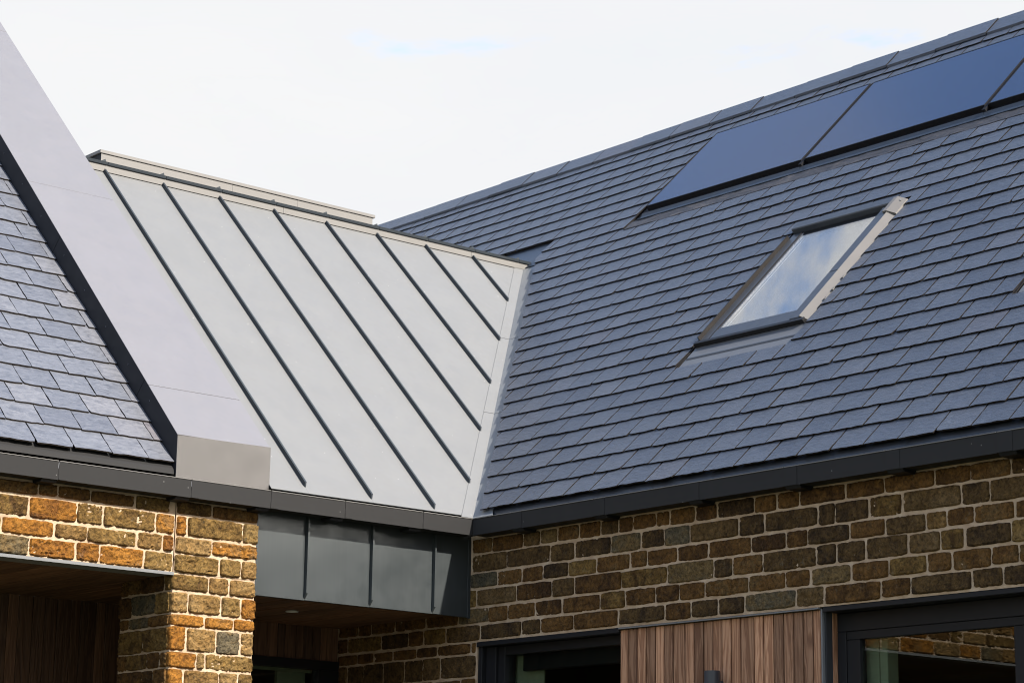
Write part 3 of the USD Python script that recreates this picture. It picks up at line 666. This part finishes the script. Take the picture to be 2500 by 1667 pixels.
# ------------------------------------------------------------------ windows in the walls
def frame_bar(t, x0, x1, y0, y1, z0, z1, mat='black_frame', name='frame'):
    return part(t, name, cbox(XYZ, x0, x1, y0, y1, z0, z1, 0.003), mat)
w1 = thing('window', 'black-framed window between the zinc fascia corner and the cedar cladding', 'window', (0.2, -0.6, -3.6))
frame_bar(w1, 0.115, 0.28, -1.279, 0.082, -0.824, -0.7935, name='head')
frame_bar(w1, 0.130, 0.28, 0.040, 0.080, -3.6, -0.825, name='jamb')
frame_bar(w1, 0.165, 0.28, -0.060, 0.039, -3.6, -0.825, name='jamb')
frame_bar(w1, 0.185, 0.28, -0.128, -0.061, -3.6, -0.825, name='jamb')
frame_bar(w1, 0.185, 0.28, -1.277, -0.129, -0.884, -0.825, name='top_rail')
part(w1, 'pane', cbox(XYZ, 0.222, 0.228, -1.277, -0.13, -3.6, -0.885, 0), 'pane_glass')
part(w1, 'blind_box', cbox(XYZ, 0.245, 0.295, -1.27, -0.235, -0.99, -0.845, 0.006), 'black_frame')
part(w1, 'inner_lining', cbox(XYZ, 0.30, 0.31, -0.385, 0.05, -3.6, -0.80, 0), 'blind_green')
w2 = thing('window', 'large black-framed window at lower right reflecting the stone wall opposite', 'window', (0.25, -3.7, -3.6))
frame_bar(w2, 0.118, 0.30, -4.9, -2.940, -0.822, -0.7935, name='head')
frame_bar(w2, 0.236, 0.30, -4.9, -2.940, -0.925, -0.823, name='top_rail')
frame_bar(w2, 0.242, 0.30, -4.9, -3.005, -0.972, -0.9255, name='sash_rail')
frame_bar(w2, 0.236, 0.30, -3.004, -2.940, -3.6, -0.9255, name='jamb')
frame_bar(w2, 0.242, 0.30, -3.098, -3.005, -3.6, -0.9725, name='sash_stile')
frame_bar(w2, 0.242, 0.30, -4.30, -4.146, -3.6, -0.9725, name='sash_stile')
frame_bar(w2, 0.242, 0.30, -4.9, -4.301, -3.6, -0.9725, name='mullion')
part(w2, 'pane', cbox(XYZ, 0.266, 0.272, -4.145, -3.099, -3.6, -0.973, 0), 'pane_glass')
part(w2, 'inner_post', cbox(XYZ, 0.33, 0.42, -3.222, -3.165, -3.6, -0.85, 0.003), 'blind_green')
part(w2, 'inner_post', cbox(XYZ, 0.33, 0.42, -3.161, -3.062, -3.6, -0.85, 0.003), 'blind_green')
w3 = thing('window', 'dim black-framed window at the back of the middle recess', 'window', (-0.7, 1.62, -3.6))
frame_bar(w3, -1.56, 0.118, 1.60, 1.68, -0.898, -0.834, name='top_rail')
frame_bar(w3, -0.058, 0.118, 1.60, 1.68, -3.6, -0.899, name='jamb')
frame_bar(w3, -1.56, -1.40, 1.60, 1.68, -3.6, -0.899, name='jamb')
part(w3, 'pane', cbox(XYZ, -1.399, -0.059, 1.637, 1.643, -3.6, -0.899, 0), 'pane_glass')
part(w3, 'inner_panel', cbox(XYZ, -0.27, -0.03, 1.80, 1.83, -3.6, -0.86, 0), 'blind_green')
part(w3, 'inner_panel', cbox(XYZ, -1.5, -0.03, 1.72, 1.74, -0.915, -0.87, 0), 'blind_green')

def room(x0, x1, y0, y1, z0, z1, open_side):
    t = 0.05; ms = []
    if open_side != 'x': ms.append(cbox(XYZ, x0 - t, x0, y0, y1, z0, z1, 0))
    ms.append(cbox(XYZ, x1, x1 + t, y0, y1, z0, z1, 0))
    if open_side != 'y': ms.append(cbox(XYZ, x0, x1, y0 - t, y0, z0, z1, 0))
    ms.append(cbox(XYZ, x0, x1, y1, y1 + t, z0, z1, 0))
    ms.append(cbox(XYZ, x0 - (t if open_side != 'x' else 0), x1 + t, y0 - (t if open_side != 'y' else 0), y1 + t, z1, z1 + t, 0)); ms.append(cbox(XYZ, x0, x1, y0, y1, z0, z0 + 0.02, 0))
    return cat(ms)
rm = thing('room', 'dim room behind the windows of the right wall', 'room', (2, -2.5, -3.6), kind='structure')
part(rm, 'walls', room(0.375, 4.2, -5.5, 0.3, -3.6, -0.78, 'x'), 'room_grey')
rm2 = thing('room', 'dim room behind the window of the middle recess', 'room', (-0.7, 3, -3.6), kind='structure')
part(rm2, 'walls', room(-1.5, 0.3, 1.69, 4.2, -3.6, -0.75, 'y'), 'room_grey')

# ------------------------------------------------------------------ roof window
vx = thing('roof_window', 'whole roof window with grey frame reflecting cloud, in the middle of the slates', 'roof window', tuple(RR(np.array([[-1.36, 2.3, 0.0]]))[0]))
H = 0.055
part(vx, 'left_cover', prof(RR, [(1.765, 0.0), (1.765, H), (3.03, H), (3.03, 0.0)], -0.872, -0.866), 'window_brown')
part(vx, 'left_channel', cbox(RR, -0.962, -0.873, 1.745, 3.08, 0.018, 0.026, 0), 'grey_frame')
part(vx, 'left_sash', cbox(RR, -0.974, -0.963, 1.73, 3.07, 0.0, 0.034, 0.002), 'window_brown')
part(vx, 'left_sash', cbox(RR, -0.990, -0.976, 1.74, 3.065, 0.0, 0.030, 0.002), 'grey_frame')
part(vx, 'hood', cbox(RR, -1.80, -0.86, 3.10, 3.19, 0.0, H + 0.008, 0.006), 'grey_frame')
part(vx, 'top_seal', cbox(RR, -1.76, -0.96, 3.02, 3.099, 0.0, 0.018, 0), 'black_frame')
part(vx, 'right_sash', cbox(RR, -1.808, -1.722, 1.73, 2.28, 0.0, H - 0.004, 0.004), 'grey_frame')
part(vx, 'right_sash', cbox(RR, -1.808, -1.722, 2.284, 3.075, 0.0, H - 0.003, 0.004), 'grey_frame')
sc_ = prof(lambda p: RR(np.c_[p[:, 1], p[:, 0], p[:, 2]]), [(-1.8085, H), (-1.812, H + 0.002), (-1.862, 0.016), (-1.862, 0.0), (-1.8085, 0.0)], 1.735, 3.00)
part(vx, 'right_cover', sc_, 'window_cover')
cc_ = prof(lambda p: RR(np.c_[p[:, 1], p[:, 0], p[:, 2]]), [(-1.775, H + 0.012), (-1.81, H + 0.012), (-1.872, 0.030), (-1.876, 0.0), (-1.775, 0.0)], 2.985, 3.165)
cv = part(vx, 'corner_cover', cc_, 'window_cover')
part(cv, 'screw', tube(RR(np.array([[-1.842, 3.13, 0.046]]))[0], RR(np.array([[-1.846, 3.13, 0.052]]))[0], 0.007, 10), 'lintel_steel')
part(vx, 'bottom_rail', cbox(RR, -1.73, -0.99, 1.725, 1.845, 0.0, H - 0.014, 0.003), 'grey_frame')
part(vx, 'bottom_bead', cbox(RR, -1.73, -0.99, 1.845, 1.868, 0.0, H - 0.020, 0.003), 'grey_frame')
part(vx, 'front_face', cbox(RR, -1.862, -0.873, 1.690, 1.722, -0.002, H - 0.006, 0.002), 'black_frame')
part(vx, 'pane', cbox(RR, -1.722, -0.991, 1.868, 3.03, 0.020, 0.026, 0), 'roof_glass')
ap = part(vx, 'apron', cbox(RR, -1.882, -0.88, 1.44, 1.692, 0.012, 0.016, 0), 'apron_metal')
part(ap, 'rib', prof(RR, [(1.535, 0.0162), (1.548, 0.023), (1.556, 0.023), (1.558, 0.0162)], -1.875, -0.895), 'grey_frame')
part(vx, 'side_flashing', cbox(RR, -0.862, -0.850, 1.44, 3.0, 0.012, 0.018, 0), 'window_brown')
for s in (1.95, 2.06, 2.20):
    part(vx, 'clip', cbox(RR, -1.880, -1.866, s, s + 0.03, 0.020, 0.028, 0.001), 'window_cover')
# white lined shaft below the pane
part(vx, 'roller_blind', cbox(RR, -1.718, -0.992, 1.872, 2.60, -0.020, -0.016, 0), 'backing_white')  # added pale sheet, no real blind; brightens the pane like reflected cloud
sh = [cbox(RR, -1.74, -1.722, 1.85, 3.05, -0.40, -0.001, 0), cbox(RR, -0.990, -0.972, 1.85, 3.05, -0.40, -0.001, 0), cbox(RR, -1.74, -0.972, 3.05, 3.07, -0.40, -0.001, 0),
      cbox(RR, -1.74, -0.972, 1.83, 1.85, -0.40, -0.001, 0), cbox(RR, -1.74, -0.972, 1.83, 3.07, -0.42, -0.40, 0)]
part(vx, 'white_lining', cat(sh), 'white_plaster')

def copy_of(src, name, label, cat_, shift, group=None):
    p = path_for('/World', name)
    x = UsdGeom.Xform.Define(stage, p)
    x.GetPrim().GetReferences().AddInternalReference(src); x.GetPrim().SetInstanceable(True)
    b = BASE[src] + np.array(shift)
    x.ClearXformOpOrder(); x.AddTranslateOp().Set(Gf.Vec3d(b[0], b[1], b[2] + Z0))
    for k, v in (('label', label), ('category', cat_), ('group', group)):
        if v: x.GetPrim().SetCustomDataByKey(k, v)
copy_of(vx, 'roof_window', 'second roof window cut by the right edge, only its apron corner showing', 'roof window', (0, DV, 0))

# ------------------------------------------------------------------ solar panels
edges_ = [(1.572, -0.147), (-0.182, -1.902), (-1.937, -3.657), (-3.692, -5.412)]
lab = ['leftmost dark blue solar panel, its left edge against bare slates', 'middle dark blue solar panel, directly above the roof window', 'dark blue solar panel cut by the right edge of the photo', 'dark blue solar panel beyond the right edge']
for (a, b), l in list(zip(edges_, lab)):
    t = thing('solar_panel', l, 'solar panel', tuple(RR(np.array([[(a + b) / 2, 4.36, 0.0]]))[0]), group='row of solar panels under the ridge')
    part(t, 'glass', cbox(RR, b + 0.006, a - 0.006, 4.372, 5.525, 0.050, 0.056, 0.001), 'solar_glass')
    part(t, 'frame', cat([cbox(RR, b, b + 0.0055, 4.36, 5.535, 0.01, 0.058, 0.001), cbox(RR, a - 0.0055, a, 4.36, 5.535, 0.01, 0.058, 0.001),
                          cbox(RR, b + 0.006, a - 0.006, 5.526, 5.535, 0.01, 0.058, 0.001), cbox(RR, b + 0.006, a - 0.006, 4.36, 4.3715, 0.0, 0.058, 0.001)]), 'panel_black')
    part(t, 'bottom_trim', prof(RR, [(4.305, 0.006), (4.302, 0.022), (4.33, 0.020), (4.3595, 0.018), (4.3595, 0.004)], b + 0.004, a - 0.004), 'panel_black')
    pts = [(4.3, 0.005), (4.30, 0.030), (4.285, 0.022), (4.27, 0.016), (4.25, 0.013), (4.235, 0.016), (4.216, 0.027), (4.212, 0.027), (4.212, 0.006)]
    part(t, 'apron', prof(RR, pts, b - 0.012, a + 0.02), 'panel_apron')
bk = thing('panel_tray', 'black tray filling the roof under the solar panels', 'tray', tuple(RR(np.array([[-1.0, 4.3, 0.0]]))[0]))
part(bk, 'tray', cbox(RR, -7.2, 1.60, 4.12, 5.58, -0.002, 0.003, 0), 'panel_black')
part(bk, 'rail', cbox(RR, -0.180, -0.149, 4.30, 5.55, 0.004, 0.050, 0.002), 'panel_black')
part(bk, 'rail', cbox(RR, -1.935, -1.904, 4.30, 5.55, 0.004, 0.050, 0.002), 'panel_black')
ldf = thing('lead_flashing', 'wrinkled dark lead strip on the slates below the solar panels', 'flashing', tuple(RR(np.array([[-1.0, 4.12, 0.0]]))[0]))
import meshkit
nu, nv = 260, 8
P, Q = np.meshgrid(np.linspace(-7.2, 1.655, nu), np.linspace(4.085, 4.216, nv), indexing='ij')
hh = 0.024 + 0.010 * (meshkit.fbm(np.stack([P * 9, Q * 25, P * 0], -1), 3, 5) - 0.5) - 0.004 * (Q - 4.085) / 0.11
sq = Q - 0.006 * (Q < 4.09) * meshkit.noise(np.stack([P * 14, Q * 0, P * 0], -1), 4)
top = np.c_[P.ravel(), sq.ravel(), hh.ravel()]; bot = top.copy(); bot[:, 2] -= 0.004
ix = np.arange(nu * nv).reshape(nu, nv); N = nu * nv
A, B, C, D = ix[:-1, :-1].ravel(), ix[1:, :-1].ravel(), ix[1:, 1:].ravel(), ix[:-1, 1:].ravel()
ring = np.concatenate([ix[:, 0], ix[-1, 1:], ix[-2::-1, -1], ix[0, -2:0:-1]]); r2 = np.roll(ring, -1)
part(ldf, 'strip', lift(RR, trimesh.Trimesh(np.vstack([top, bot]), np.vstack([np.c_[A, B, C], np.c_[A, C, D], np.c_[A + N, C + N, B + N], np.c_[A + N, D + N, C + N], np.c_[ring, ring + N, r2], np.c_[ring + N, r2 + N, r2]]), process=False)), 'lead', smooth=40)

# ------------------------------------------------------------------ lights
wl = thing('wall_light', 'small dark cylindrical wall light on the cedar cladding', 'wall light', (0.07, -2.12, -1.2))
part(wl, 'body', trimesh.creation.cylinder(radius=0.046, height=0.20, sections=32).apply_translation((0.065, -2.13, -1.205)), 'grey_frame', smooth=40)
part(wl, 'bracket', cbox(XYZ, 0.108, 0.146, -2.155, -2.105, -1.26, -1.16, 0.003), 'grey_frame')
dl = thing('downlight', 'small round recessed spotlight in the middle recess ceiling', 'downlight', (-0.78, 0.914, -0.6))
part(dl, 'rim', trimesh.creation.annulus(0.030, 0.042, 0.006, sections=32).apply_translation((-0.78, 0.914, -0.604)), 'lamp_white', smooth=40)
part(dl, 'lens', trimesh.creation.cylinder(radius=0.0295, height=0.003, sections=32).apply_translation((-0.78, 0.914, -0.6035)), 'lamp_white', smooth=40)
